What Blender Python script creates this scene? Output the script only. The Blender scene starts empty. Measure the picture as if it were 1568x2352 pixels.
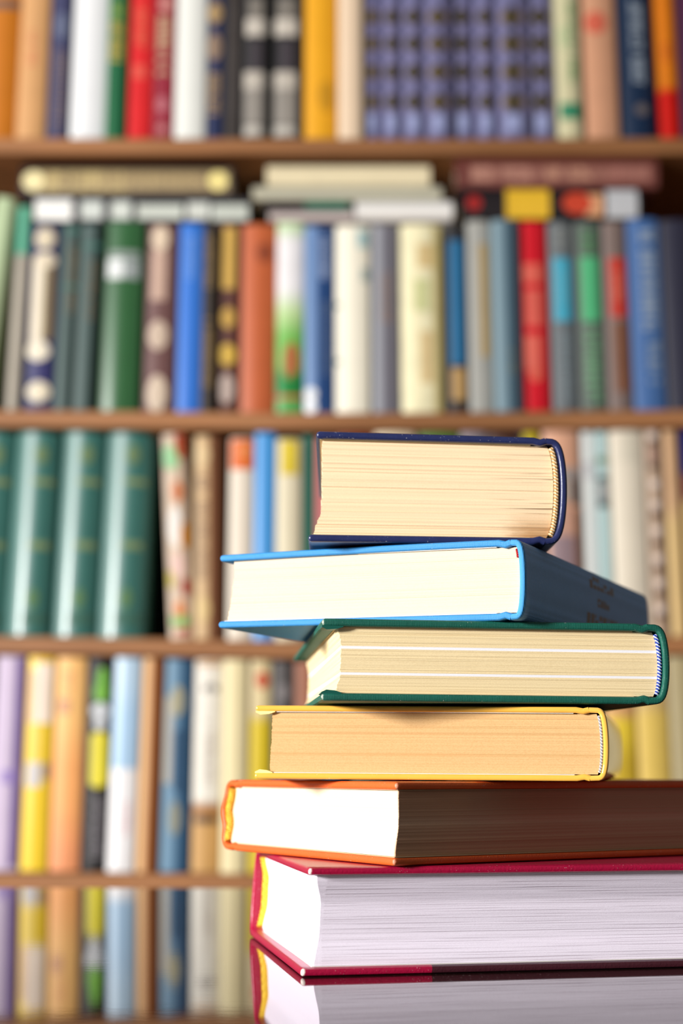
import bpy, math, random
from mathutils import Vector, Matrix, Euler
random.seed(11)
S = bpy.context.scene
C = S.collection
# ------------------------------------------------------------------ camera, world, light
F_PX, HOR, CAM_H = 3577.0, 1763.5, 0.0747        # focal length in px of a 1568x2352 frame, horizon row, height over the table
TH = math.atan((HOR - 1176) / F_PX)
cam_d = bpy.data.cameras.new('camera'); cam = bpy.data.objects.new('camera', cam_d); C.objects.link(cam)
cam.location = (0, 0, CAM_H); cam.rotation_euler = (math.pi / 2 + TH, 0, 0)
cam_d.sensor_fit = 'VERTICAL'; cam_d.sensor_height = 36; cam_d.sensor_width = 24
cam_d.lens = F_PX / 2352 * 36
cam_d.clip_start = 0.01; cam_d.clip_end = 50
cam_d.dof.use_dof = True; cam_d.dof.focus_distance = 0.602; cam_d.dof.aperture_fstop = 6.0; cam_d.dof.aperture_blades = 8
S.camera = cam
S.view_settings.view_transform = 'Standard'; S.view_settings.look = 'None'
S.view_settings.exposure = 0.0; S.view_settings.gamma = 1; S.view_settings.use_curve_mapping = False
wd = bpy.data.worlds.new('world'); S.world = wd; wd.use_nodes = True
wd.node_tree.nodes['Background'].inputs[0].default_value = (1.0, 0.93, 0.88, 1)
wd.node_tree.nodes['Background'].inputs[1].default_value = 0.15
ld = bpy.data.lights.new('studio_lamp', 'AREA'); ld.shape = 'DISK'; ld.size = 0.50; ld.energy = 215
ld.color = (1.0, 0.985, 0.96)
lo = bpy.data.objects.new('studio_lamp', ld); C.objects.link(lo)
lo.location = (-2.57, -0.88, 0.64)
lo.rotation_euler = (Vector((0.0, 0.9, 0.2)) - lo.location).to_track_quat('-Z', 'Y').to_euler()

# ------------------------------------------------------------------ helpers
def ray(px, py):
    u = (px - 784) / F_PX; v = (1176 - py) / F_PX; c, s = math.cos(TH), math.sin(TH)
    ry = c - s * v
    return u / ry, (s + c * v) / ry          # X per metre of Y, Z per metre of Y
def at(px, py, Y):
    a, b = ray(px, py); return a * Y, CAM_H + b * Y

def lin(c):
    c = c / 255.0
    return c / 12.92 if c <= 0.04045 else ((c + 0.055) / 1.055) ** 2.4
def col(rgb, k=1.0): return tuple(lin(x) * k for x in rgb) + (1,)

class NT:
    def __init__(self, name):
        self.m = bpy.data.materials.new(name); self.m.use_nodes = True
        self.t = self.m.node_tree; self.b = self.t.nodes['Principled BSDF']
    def n(self, typ, **kw):
        x = self.t.nodes.new(typ)
        for k, v in kw.items(): setattr(x, k, v)
        return x
    def l(self, a, b): self.t.links.new(a, b)
    def attr(self):
        a = self.n('ShaderNodeAttribute'); a.attribute_name = 'stw'; return a.outputs['Vector']
    def math(self, op, a, b=None, clamp=False):
        x = self.n('ShaderNodeMath', operation=op, use_clamp=clamp)
        for i, v in enumerate((a, b)):
            if v is None: continue
            if isinstance(v, (int, float)): x.inputs[i].default_value = v
            else: self.l(v, x.inputs[i])
        return x.outputs[0]
    def scale(self, vec, s):
        m = self.n('ShaderNodeVectorMath', operation='MULTIPLY'); self.l(vec, m.inputs[0]); m.inputs[1].default_value = s
        return m.outputs[0]
    def noise(self, vec, scale=1, detail=2, rough=.5):
        x = self.n('ShaderNodeTexNoise'); self.l(vec, x.inputs['Vector'])
        x.inputs['Scale'].default_value = scale; x.inputs['Detail'].default_value = detail; x.inputs['Roughness'].default_value = rough
        return x.outputs[0]
    def mix(self, fac, a, b, blend='MIX'):
        x = self.n('ShaderNodeMix', data_type='RGBA', blend_type=blend)
        for sock, v in ((x.inputs[0], fac), (x.inputs[6], a), (x.inputs[7], b)):
            if isinstance(v, (int, float)): sock.default_value = v
            elif isinstance(v, tuple): sock.default_value = v
            else: self.l(v, sock)
        return x.outputs[2]
    def ramp(self, v, a, b, lo=0., hi=1.):
        x = self.n('ShaderNodeMapRange', interpolation_type='SMOOTHSTEP'); self.l(v, x.inputs[0])
        x.inputs[1].default_value = a; x.inputs[2].default_value = b; x.inputs[3].default_value = lo; x.inputs[4].default_value = hi
        return x.outputs[0]
    def sep(self, vec):
        x = self.n('ShaderNodeSeparateXYZ'); self.l(vec, x.inputs[0]); return x.outputs
    def bump(self, h, dist, strength=1):
        x = self.n('ShaderNodeBump'); self.l(h, x.inputs['Height']); x.inputs['Distance'].default_value = dist
        x.inputs['Strength'].default_value = strength; self.l(x.outputs[0], self.b.inputs['Normal'])
    def fin(self, c, rough=.5, spec=.5, coat=0):
        if isinstance(c, tuple): self.b.inputs['Base Color'].default_value = c
        else: self.l(c, self.b.inputs['Base Color'])
        self.b.inputs['Roughness'].default_value = rough; self.b.inputs['Specular IOR Level'].default_value = spec
        self.b.inputs['Coat Weight'].default_value = coat; self.b.inputs['Coat Roughness'].default_value = .15
        return self.m

def tag(o, label=None, cat=None, group=None, kind=None):
    if label: o['label'] = label
    if cat: o['category'] = cat
    if group: o['group'] = group
    if kind: o['kind'] = kind
    return o

def mesh(name, verts, faces, mats, parent=None, stw=None, smooth=True, midx=None):
    me = bpy.data.meshes.new(name); me.from_pydata([tuple(v) for v in verts], [], faces)
    for m in (mats if isinstance(mats, (list, tuple)) else [mats]): me.materials.append(m)
    a = me.attributes.new('stw', 'FLOAT_VECTOR', 'POINT')
    src = stw if stw is not None else verts
    a.data.foreach_set('vector', [x for v in src for x in v])
    import bmesh
    bm = bmesh.new(); bm.from_mesh(me); bmesh.ops.recalc_face_normals(bm, faces=bm.faces); bm.to_mesh(me); bm.free()
    if midx:
        for p, i in zip(me.polygons, midx): p.material_index = i
    if smooth:
        for p in me.polygons: p.use_smooth = True
        me.set_sharp_from_angle(angle=math.radians(42))
    o = bpy.data.objects.new(name, me); C.objects.link(o)
    if parent: o.parent = parent
    return o

def box(x0, x1, y0, y1, z0, z1):
    v = [(x, y, z) for x in (x0, x1) for y in (y0, y1) for z in (z0, z1)]
    f = [(0, 1, 3, 2), (4, 6, 7, 5), (0, 4, 5, 1), (2, 3, 7, 6), (0, 2, 6, 4), (1, 5, 7, 3)]
    return v, f

def sweep(path, half, L, mp, t0=0., tip=(True, True), r=None):
    """thick sheet along a 2-D centre line, extruded along t with rounded edges. mp(a, b, t) -> xyz"""
    n = len(path); nr = []
    for i in range(n):
        p = path[max(i - 1, 0)]; q = path[min(i + 1, n - 1)]
        d = Vector((q[0] - p[0], q[1] - p[1])).normalized(); nr.append((-d.y, d.x, d.x, d.y))
    if r is None: r = half * .75
    ks = [0, .12, .35, .65, 1., 2., 2.6]
    ts = [(k * r, 1) for k in ks] + [(L - k * r, 1) for k in reversed(ks)]
    def hh(t):
        e = min(t, L - t)
        return half if e >= r else half - r + math.sqrt(max(r * r - (r - e) ** 2, 0))
    verts = []; stw = []; ring = None; rings = []
    for t, _ in ts:
        h = hh(t); loop = []
        for i in range(n): loop.append((path[i][0] + nr[i][0] * h, path[i][1] + nr[i][1] * h))
        def tipp(i, sg):
            out = []
            for k in (1, 2, 3):
                a = math.pi * k / 4
                out.append((path[i][0] + nr[i][0] * h * math.cos(a) * sg + nr[i][2] * h * math.sin(a) * sg * .9,
                            path[i][1] + nr[i][1] * h * math.cos(a) * sg + nr[i][3] * h * math.sin(a) * sg * .9))
            return out
        if tip[1]: loop += tipp(n - 1, 1)
        for i in range(n - 1, -1, -1): loop.append((path[i][0] - nr[i][0] * h, path[i][1] - nr[i][1] * h))
        if tip[0]: loop += tipp(0, -1)
        s0 = len(verts)
        for a, b in loop: verts.append(mp(a, b, t + t0)); stw.append((a, t + t0, b))
        ring = len(loop); rings.append(s0)
    faces = []
    for a, b in zip(rings, rings[1:]):
        for k in range(ring):
            k2 = (k + 1) % ring; faces.append((a + k, a + k2, b + k2, b + k))
    o = 3 if tip[1] else 0
    for s0 in (rings[0], rings[-1]):
        for i in range(n - 1):
            faces.append((s0 + i, s0 + i + 1, s0 + 2 * n + o - 2 - i, s0 + 2 * n + o - 1 - i))
        if tip[1]: faces.append(tuple(s0 + n - 1 + k for k in range(5)))
        if tip[0]:
            b = s0 + 2 * n + o - 1; faces.append((b, b + 1, b + 2, b + 3, s0))
    return verts, faces, stw

def tube(pts, r, seg=8):
    verts, faces = [], []
    n = len(pts)
    for i, p in enumerate(pts):
        d = (Vector(pts[min(i + 1, n - 1)]) - Vector(pts[max(i - 1, 0)])).normalized()
        u = d.cross(Vector((0.3, .9, .2))).normalized(); w = d.cross(u)
        rr = r * (1 + .12 * math.sin(i * 2.2))
        for k in range(seg):
            a = 2 * math.pi * k / seg; verts.append(tuple(Vector(p) + u * math.cos(a) * rr + w * math.sin(a) * rr))
    for i in range(n - 1):
        for k in range(seg):
            k2 = (k + 1) % seg; faces.append((i * seg + k, i * seg + k2, (i + 1) * seg + k2, (i + 1) * seg + k))
    faces.append(tuple(range(seg))); faces.append(tuple((n - 1) * seg + k for k in range(seg)))
    return verts, faces

# ------------------------------------------------------------------ materials
def m_wood(name, a, b, sc=(3, 60, 60), rough=.5):
    m = NT(name); v = m.attr(); x = m.noise(m.scale(v, sc), 1, 5, .6); y = m.noise(m.scale(v, (1.2, 9, 9)), 1, 2)
    f = m.ramp(m.math('ADD', m.math('MULTIPLY', x, .6), m.math('MULTIPLY', y, .4)), .36, .64)
    m.bump(x, .0006, .3)
    return m.fin(m.mix(f, a, b), rough, .35)
WOOD = m_wood('brown_shelf_wood', col((124, 82, 48)), col((162, 112, 72)))
DARKWOOD = m_wood('dark_back_panel_wood', col((24, 13, 9)), col((34, 19, 13)))

def m_table():
    m = NT('dark_glass_tabletop'); v = m.attr()
    dust = m.noise(m.scale(v, (900, 900, 900)), 1, 1); big = m.noise(m.scale(v, (9, 9, 9)), 1, 2)
    f = m.math('MULTIPLY', m.ramp(dust, .71, .74), m.ramp(big, .5, .62))
    rip = m.noise(m.scale(v, (22, 420, 1)), 1, 3, .55)
    m.bump(rip, .00002, .5)
    c = m.mix(f, (.018, .008, .007, 1), (.55, .5, .48, 1))
    m.fin(c, .012, .5)
    m.b.inputs['IOR'].default_value = 1.8
    return m.m

def m_cover(name, rgb, rough=.55, weave=0, grain=0, wear=.25, spec=.4, edge=None, coat=0):
    m = NT(name); v = m.attr(); s = m.sep(v)
    base = rgb if len(rgb) == 4 else col(rgb)
    dirt = m.noise(m.scale(v, (160, 160, 160)), 1, 4, .65)
    c = m.mix(m.ramp(dirt, .3, .7, 0, wear), base, tuple(min(1, x * .62) for x in base[:3]) + (1,))
    sp = m.noise(m.scale(v, (1800, 1800, 1800)), 1, 1)
    msk = m.math('MULTIPLY', m.ramp(sp, .71, .76), m.ramp(m.noise(m.scale(v, (60, 60, 60)), 1, 2), .45, .6))
    c = m.mix(m.math('MULTIPLY', msk, .6), c, (.75, .75, .7, 1))
    if edge: c = edge(m, s, c)
    if weave:
        k = 2 * math.pi / weave
        ws = m.math('SINE', m.math('MULTIPLY', s[0], k)); wt = m.math('SINE', m.math('MULTIPLY', s[1], k))
        w2 = m.math('SINE', m.math('MULTIPLY', s[2], k))
        h = m.math('MULTIPLY', m.math('ADD', m.math('ADD', ws, wt), w2), .33)
        h = m.math('ADD', h, m.noise(m.scale(v, (900, 900, 900)), 1, 2))
        m.bump(h, .00009, .8)
        c = m.mix(m.ramp(h, -.2, 1.1, .35, 0), c, (base[0] * .25, base[1] * .25, base[2] * .25, 1))
    elif grain:
        m.bump(m.noise(m.scale(v, (1, 1, 1)), grain, 3, .6), .0002, .7)
    else: m.bump(m.noise(m.scale(v, (1, 1, 1)), 150, 3), .0004, .25)
    return m.fin(c, rough, spec, coat)

def m_page(name, rgb, lines=.22, K=900, bands=(), extra=None, fine=.12, per=.0011, wid=.00011, dark=(.45, .33, .2), grain=.12, head_soft=None):
    """cut paper edges: long thin gaps between signatures, faint layer streaks and paper grain"""
    m = NT(name); v = m.attr(); s = m.sep(v)
    warp = m.noise(m.scale(v, (10, 10, 40)), 1, 2)
    wv = m.math('ADD', s[2], m.math('MULTIPLY', warp, .0010))
    cb = m.n('ShaderNodeCombineXYZ'); m.l(m.math('MULTIPLY', s[0], .02), cb.inputs[0]); m.l(m.math('MULTIPLY', s[1], .02), cb.inputs[1]); m.l(wv, cb.inputs[2])
    wc = cb.outputs[0]; base = col(rgb)
    dk = tuple(base[i] * dark[i] for i in range(3)) + (1,)
    n1 = m.noise(m.scale(wc, (1, 1, K * 2.2)), 1, 3, .7)
    c = m.mix(m.ramp(n1, .35, .7, 0, fine), base, dk)
    lm = None
    for p, wd_, am, off in ((per, wid, lines, 0.), (per * .37, wid * .8, lines * .45, 7.)):
        jit = m.noise(m.scale(wc, (1, 1, .55 / p)), 1, 1)
        ph = m.math('FRACT', m.math('ADD', m.math('ADD', m.math('DIVIDE', wv, p), m.math('MULTIPLY', jit, 1.9)), off))
        e = m.ramp(m.math('ABSOLUTE', m.math('SUBTRACT', ph, .5)), 0, wd_ / p, 1, 0)
        st = m.ramp(m.noise(m.scale(v, (18, 18, 1.3 / p)), 1, 2), .38, .62)
        e = m.math('MULTIPLY', m.math('MULTIPLY', e, st), am)
        if head_soft: e = m.math('MULTIPLY', e, m.ramp(s[1], head_soft, head_soft + .0008, .12, 1))
        c = m.mix(e, c, dk); lm = e if lm is None else m.math('ADD', lm, e)
    gr = m.noise(m.scale(v, (1700, 1700, 3200)), 1, 2)
    c = m.mix(m.ramp(gr, .35, .75, 0, grain), c, dk)
    for w0, w1, bc, am in bands:
        e = m.math('MULTIPLY', m.ramp(s[2], w0 - .00015, w0 + .0001), m.ramp(s[2], w1 - .0001, w1 + .00015, 1, 0))
        c = m.mix(m.math('MULTIPLY', e, am), c, col(bc))
    if extra: c = extra(m, v, s, c, n1)
    hh = m.math('SUBTRACT', m.math('ADD', m.math('MULTIPLY', n1, .5), m.math('MULTIPLY', gr, .6)), m.math('MULTIPLY', lm, 2.)); m.bump(hh, .00013, .5)
    return m.fin(c, .85, .12)

def m_plain(name, rgb, rough=.6, k=1., spec=.35, nz=.15, coat=0):
    m = NT(name); v = m.attr(); base = col(rgb, k)
    n = m.noise(m.scale(v, (70, 70, 40)), 1, 3)
    return m.fin(m.mix(m.ramp(n, .3, .7, 0, nz), base, tuple(x * .55 for x in base[:3]) + (1,)), rough, spec, coat)

# ------------------------------------------------------------------ setting
def slab(name, b, mat, kind='structure', label=None, cat=None, parent=None):
    v, f = box(*b); o = mesh(name, v, f, mat, parent, smooth=False)
    if kind: tag(o, label, cat, None, kind)
    return o
slab('floor', (-3, 3, -2.5, 2.3, -.80, -.75), m_wood('oak_floor_boards', col((120, 85, 60)), col((150, 110, 78)), (4, 40, 4)),
     label='brown wooden floor below the table and bookcase', cat='floor')
slab('wall_back', (-3, 3, 2.2, 2.3, -.75, 1.9), m_plain('cream_wall_paint', (205, 196, 182), .9), label='cream wall behind the bookcase', cat='wall')

tb = bpy.data.objects.new('table', None); C.objects.link(tb); tb.location = (0, 0, -.751)
tag(tb, 'dark glossy table with mirror-like top under the stack of books', 'table')
TY0, TY1 = 0.12, 1.012
pv = [(-.75, TY0), (.75, TY0), (.75, TY1 - .012), (-.75, TY1 + .022)]
def prism(poly, z0, z1, bev=.002):
    n = len(poly); cx = sum(p[0] for p in poly) / n; cy = sum(p[1] for p in poly) / n
    def ins(d): return [(x - math.copysign(d, x - cx), y - math.copysign(d, y - cy)) for x, y in poly]
    rows = [(ins(bev), z0), (ins(0), z0 + bev), (ins(0), z1 - bev), (ins(bev * .3), z1 - bev * .3), (ins(bev), z1)]
    v = [(x, y, z) for pl, z in rows for x, y in pl]; f = []
    for r in range(len(rows) - 1):
        for k in range(n): f.append((r * n + k, r * n + (k + 1) % n, (r + 1) * n + (k + 1) % n, (r + 1) * n + k))
    f.append(tuple(range(n))); f.append(tuple((len(rows) - 1) * n + k for k in range(n)))
    return v, f
v, f = prism(pv, .722, .75); mesh('tabletop', v, f, m_table(), tb, smooth=False)
for x in (-.68, .68):
    for y in (TY0 + .07, TY1 - .08):
        v, f = prism([(x - .025, y - .025), (x + .025, y - .025), (x + .025, y + .025), (x - .025, y + .025)], 0, .7215)
        mesh('leg', v, f, DARKWOOD, tb)

# bookcase
YB = 1.845; DEP = 0.30; HALF = .93
def sag(X, s): return -s * math.exp(-(X / .3) ** 2)
Z1 = at(784, 316, YB)[1]
Z2 = at(0, 940, YB)[1]; SG2 = .0042
Z3 = at(0, 1459, YB)[1]; SG3 = .0068
Z4 = at(0, 2003, YB)[1]; SG4 = .0035
ROW = {1: (Z1, .0008), 2: (Z2, SG2), 3: (Z3, SG3), 4: (Z4, SG4)}
BT = .0205
bc = bpy.data.objects.new('bookcase', None); C.objects.link(bc); bc.location = (0, YB, -.75)
tag(bc, 'brown wooden bookcase with slightly sagging shelves full of books', 'bookcase')
def shelf_board(z, s):
    n = 48; v = []; f = []
    for i in range(n + 1):
        X = -HALF + 2 * HALF * i / n; d = sag(X, s) + z + .75
        for yy, zz in ((0.0015, -BT), (0, -BT + .0015), (0, -.0015), (0.0015, 0), (DEP - .008, 0), (DEP - .008, -BT)):
            v.append((X, yy, d + zz))
    for i in range(n):
        for k in range(6): f.append((i * 6 + k, i * 6 + (k + 1) % 6, (i + 1) * 6 + (k + 1) % 6, (i + 1) * 6 + k))
    f.append(tuple(range(6))); f.append(tuple(n * 6 + k for k in range(6)))
    mesh('shelf', v, f, WOOD, bc)
for r in ROW.values(): shelf_board(*r)
shelf_board(Z4 - .34, .002)
for sx in (-1, 1):
    a = sx * HALF; b2 = sx * (HALF + .02)
    v, f = box(min(a, b2), max(a, b2), 0, DEP, 0, 2.05); mesh('side_panel', v, f, WOOD, bc, smooth=False)
v, f = box(-HALF, HALF, DEP - .0078, DEP, .05, 2.05); mesh('back_panel', v, f, DARKWOOD, bc, smooth=False)
v, f = box(-HALF, HALF, 0, DEP - .008, 1.985, 2.005); mesh('top_panel', v, f, WOOD, bc, smooth=False)
v, f = box(-HALF, HALF, .01, .03, 0, .08); mesh('plinth', v, f, WOOD, bc, smooth=False)

# ------------------------------------------------------------------ the stack
def rot(o, deg): o.rotation_euler = Matrix.Rotation(math.radians(deg[0]), 4, 'Z').__matmul__(Matrix.Rotation(math.radians(deg[1]), 4, 'X')).__matmul__(Matrix.Rotation(math.radians(deg[2]), 4, 'Y')).to_euler()

def stack_book(label, loc, deg, W, L, T, swap, cover_m, page_m, end_m, head_m, bt=.0028, bulge=.004, sq=.55,
               fore=((0, .005), (.5, .006), (1, .005)), head=((0, .003), (.5, .003), (1, .003)), shear=(0, 0), ext=(0, 0), hr=.0012,
               joint=.009, groove=.0007, wob=.00012, spine_wave=None, droop=0, spine_m=None, under_m=None, inset=None, head_range=(0, 1), taper=0, turn=None):
    """W fore-edge->spine, L along the spine, T thickness. swap: local x runs along the spine"""
    root = bpy.data.objects.new('hardback_book', None); C.objects.link(root); root.location = loc; rot(root, deg)
    tag(root, label, 'book', 'hardback books in the stack on the table')
    def mp(s, w, t):
        w = w * (1 + taper * s / W); s2 = s + shear[0] * w / T; t2 = t + shear[1] * w / T
        return (t2, s2, w) if swap else (s2, t2, w)
    hb = bt / 2; J = W - bulge - joint
    base = W - bulge - .004
    def mid(a):   # spine curve
        q = math.sin(a) ** sq if math.sin(a) > 1e-6 else 0
        s = base + (W - hb - base) * q; w = T / 2 - (T / 2 - hb) * math.cos(a)
        if spine_wave: s += spine_wave(w / T)
        return (s, w)
    def board(e, wv, sg):
        pts = []
        n = 26
        for i in range(n + 1):
            s = e + (J - e) * i / n
            pts.append((s, wv + sg * droop * (1 - i / n) ** 2))
        for k, g in ((.3, .5), (.55, 1), (.8, .45)): pts.append((J + (base - J) * k, wv + (groove if wv < T / 2 else -groove) * g))
        pts.append((base, wv)); return pts
    bot = board(hb - ext[0], hb, 0); top = board(hb - ext[1], T - hb, -1)
    for nm, pth in (('back_cover', bot), ('front_cover', [p for p in top])):
        v, f, st = sweep(pth, hb, L, mp, tip=(True, False)); mesh(nm, v, f, (under_m or cover_m) if nm == 'back_cover' else cover_m, root, st)
    pts = [mid(math.pi * i / 28) for i in range(29)]
    v, f, st = sweep(pts, hb * .9, L, mp, tip=(False, False)); mesh('spine', v, f, spine_m or cover_m, root, st)
    # page block: thin irregular layers
    def interp(tab, x):
        for (a, p), (b, q) in zip(tab, tab[1:]):
            if x <= b:
                k = (x - a) / (b - a); k = k * k * (3 - 2 * k); return p + (q - p) * k
        return tab[-1][1]
    inset = inset if inset is not None else .0018
    N = 80; v = []; st = []; f = []; nS, nT = 14, 14
    rnd = random.Random(int(T * 1e6))
    w0, w1 = bt + .0003, T - bt - .0003
    o1 = 0; per = None; rows = []
    for k in range(N + 1):
        q = k / N; w = w0 + (w1 - w0) * q
        o1 = o1 * .55 + rnd.uniform(-1, 1) * wob * 1.6; o2 = rnd.uniform(-1, 1) * wob
        sf = interp(fore, q) + o1; t0 = interp(head, q) + o2; t1 = L - .003
        a = math.acos(max(-1, min(1, (T / 2 - w) / (T / 2 - hb))))
        ss = mid(a)[0] - hb - inset - .0012
        loop = []
        for i in range(nS): loop.append((sf + (ss - sf) * i / nS, t0))
        for i in range(nT): loop.append((ss, t0 + (t1 - t0) * i / nT))
        for i in range(nS): loop.append((ss + (sf - ss) * i / nS, t1))
        for i in range(nT): loop.append((sf, t1 + (t0 - t1) * i / nT))
        rows.append(len(v)); per = len(loop)
        for s, t in loop: v.append(mp(s, w, t)); st.append((s, t, w))
    for a, b in zip(rows, rows[1:]):
        for k in range(per): f.append((a + k, a + (k + 1) % per, b + (k + 1) % per, b + k))
    f.append(tuple(range(per))); f.append(tuple(rows[-1] + k for k in range(per)))
    mesh('page_block', v, f, page_m, root, st)
    # endpapers pasted on the boards
    for w in (bt + .00012, T - bt - .00012):
        sf = interp(fore, w / T) - .0012; t0 = interp(head, w / T) - .0012
        bx, bf = box(sf, J - .001, t0, L - .0025, w - .0001, w + .0001)
        mesh('endpaper', [mp(x, z, y) for x, y, z in bx], bf, end_m, root, bx, smooth=False)
    if turn:
        tm = m_plain(turn[0] + '_turn_in', turn[1], .5)
        for w, sg in ((bt, 1), (T - bt, -1)):
            V = []
            sf = interp(fore, w / T) + .0005
            for s_, h_ in ((.0003, .0004), (.0022, .0013), (sf * .8, .0010), (sf + .001, .0002)):
                for t_, k_ in ((.0005, 1), (.004, .8), (.016, .3)): V += [(s_, w - sg * .0002, t_), (s_, w + sg * h_ * k_, t_)]
            Fc = []
            for a_ in range(3):
                for b_ in range(2):
                    for c_ in (0, 1):
                        p = a_ * 6 + b_ * 2 + c_; Fc.append((p, p + 2, p + 8, p + 6))
            Fc += [(a_ * 6, a_ * 6 + 6, a_ * 6 + 7, a_ * 6 + 1) for a_ in range(3)] + [(0, 1, 3, 2), (2, 3, 5, 4)]
            mesh('turn_in', [mp(a_, b_, c_) for a_, b_, c_ in V], Fc, tm, root, V)
    # headband at the visible end
    if head_m:
        pts = []
        for i in range(60):
            w = bt + .001 + (T - 2 * bt - .002) * (head_range[0] + (head_range[1] - head_range[0]) * i / 59)
            a = math.acos((T / 2 - w) / (T / 2 - hb)); s = mid(a)[0] - hb - inset * .5 - .0006
            pts.append(mp(s, w, interp(head, w / T) - .0006))
        v, f = tube(pts, hr); mesh('headband', v, f, head_m, root, v)
    return root, mid, mp

LAV = m_page('white_lavender_paper', (243, 234, 248), lines=.75, fine=.04, per=.0012, wid=.00011, dark=(.42, .36, .38), grain=.08, head_soft=.0078)
def warm_stain(m, v, s, c, n1):
    return c
CREAM = m_page('cream_paper', (226, 204, 180), lines=.10, fine=.05, dark=(.7, .55, .35))
def gap_stain(W, T):
    def ex(m, v, s, c, n1):
        near = m.ramp(s[0], W - .036, W - .010)
        slit = m.noise(m.scale(v, (12, 6, 800)), 1, 2, .6)
        k = m.math('MULTIPLY', near, m.ramp(slit, .55, .64))
        c = m.mix(m.math('MULTIPLY', k, .8), c, col((92, 66, 36)))
        n2 = m.noise(m.scale(v, (120, 120, 700)), 1, 4, .7)
        st = m.math('MULTIPLY', m.ramp(m.math('ADD', s[0], m.math('MULTIPLY', n2, .012)), W - .022, W - .009), m.ramp(m.math('SUBTRACT', s[2], m.math('MULTIPLY', s[0], .0)), 0.003, .016, 1, 0))
        c = m.mix(m.math('MULTIPLY', st, .8), c, col((170, 118, 62)))
        return c
    return ex
OLD = m_page('aged_tan_paper', (247, 218, 180), lines=.30, fine=.16, per=.0016, wid=.00016, dark=(.62, .5, .35), extra=gap_stain(.1039, .0456))
ROUGHP = m_page('rough_yellowed_paper', (214, 175, 124), lines=.14, K=1500, fine=.22, per=.0022, grain=.30, dark=(.72, .55, .36),
                bands=((.0095, .0104, (190, 146, 92), .4), (.0178, .0188, (188, 142, 90), .4), (.0245, .0252, (190, 146, 95), .3)))
GREENP = m_page('ivory_paper', (241, 219, 174), lines=.42, fine=.14, per=.0012, wid=.00010, grain=.18, dark=(.6, .5, .36),
                bands=((.0102, .0111, (246, 244, 248), 1.), (.0203, .0213, (246, 244, 248), 1.)))
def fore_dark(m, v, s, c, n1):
    return m.mix(m.ramp(s[0], .0022, .0034, .75, 0), c, col((160, 110, 78)))  # shade of the unlit side painted into the fore edge as brown
ORP = m_page('cream_paper_painted_fore_edge_shade', (226, 203, 178), lines=.12, fine=.08, dark=(.75, .6, .42), extra=fore_dark)
WHITEP = m_plain('white_endpaper', (240, 236, 228), .8, spec=.1)
TANP = m_plain('tan_endpaper', (196, 176, 138), .8, spec=.1)
def m_band(name, a, b, per):
    m = NT(name); s = m.sep(m.attr()); w = m.math('SINE', m.math('MULTIPLY', m.math('ADD', s[2], m.math('MULTIPLY', s[0], .6)), 6.283 / per))
    n = m.noise(m.scale(m.attr(), (1500, 1500, 1500)), 1, 2); m.bump(m.math('ADD', w, n), .0003, .7)
    return m.fin(m.mix(m.ramp(m.math('ADD', w, m.math('MULTIPLY', n, 1.6)), .5, 1.7), col(a), col(b)), .6, .4)

# magenta: bottom of the pile, lies along the table
def worn(corners, colr, L0=None):
    def e(m, s, c):
        for (s0, t0, r) in corners:
            dx = m.math('SUBTRACT', s[0], s0); dy = m.math('SUBTRACT', s[1], t0)
            d = m.math('SQRT', m.math('ADD', m.math('MULTIPLY', dx, dx), m.math('MULTIPLY', dy, dy)))
            d = m.math('ADD', d, m.math('MULTIPLY', m.noise(m.scale(m.attr(), (800, 800, 800)), 1, 2), .0006))
            c = m.mix(m.ramp(d, r, r + .0006, 1, 0), c, col(colr))
        return c
    return e
def red_edge(m, s, c):
    c = worn([(0, 0, .0011)], (238, 222, 214))(m, s, c)
    return c
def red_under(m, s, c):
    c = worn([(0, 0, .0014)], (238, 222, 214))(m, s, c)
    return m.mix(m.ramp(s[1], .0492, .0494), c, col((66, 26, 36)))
RED = m_cover('magenta_glossy_cloth', (166, 12, 58), .32, grain=900, wear=.1, spec=.5, edge=red_edge)
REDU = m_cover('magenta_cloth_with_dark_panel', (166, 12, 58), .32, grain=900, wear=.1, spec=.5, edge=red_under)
YB1 = m_band('yellow_headband_cloth', (244, 190, 30), (255, 226, 90), .0011)
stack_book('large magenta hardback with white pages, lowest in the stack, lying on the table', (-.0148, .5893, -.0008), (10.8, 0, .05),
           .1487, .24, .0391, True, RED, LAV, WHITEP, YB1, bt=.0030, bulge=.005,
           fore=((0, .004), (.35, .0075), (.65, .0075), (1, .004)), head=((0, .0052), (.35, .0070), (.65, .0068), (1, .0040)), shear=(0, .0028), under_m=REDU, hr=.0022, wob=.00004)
# orange
def or_edge(m, s, c): return worn([(0, 0, .0009)], (225, 150, 120))(m, s, c)
ORG = m_cover('orange_leatherette', (214, 92, 34), .42, grain=1500, wear=.15, spec=.45, edge=or_edge)
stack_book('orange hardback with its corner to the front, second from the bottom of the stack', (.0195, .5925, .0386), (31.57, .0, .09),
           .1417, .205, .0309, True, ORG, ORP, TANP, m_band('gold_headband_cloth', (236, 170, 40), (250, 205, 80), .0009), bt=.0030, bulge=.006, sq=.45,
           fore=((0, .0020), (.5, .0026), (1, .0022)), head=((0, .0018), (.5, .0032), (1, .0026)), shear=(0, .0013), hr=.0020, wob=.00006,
           spine_wave=lambda q: .0012 * math.sin(q * 12.5 + .8) * math.sin(math.pi * q))
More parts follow.
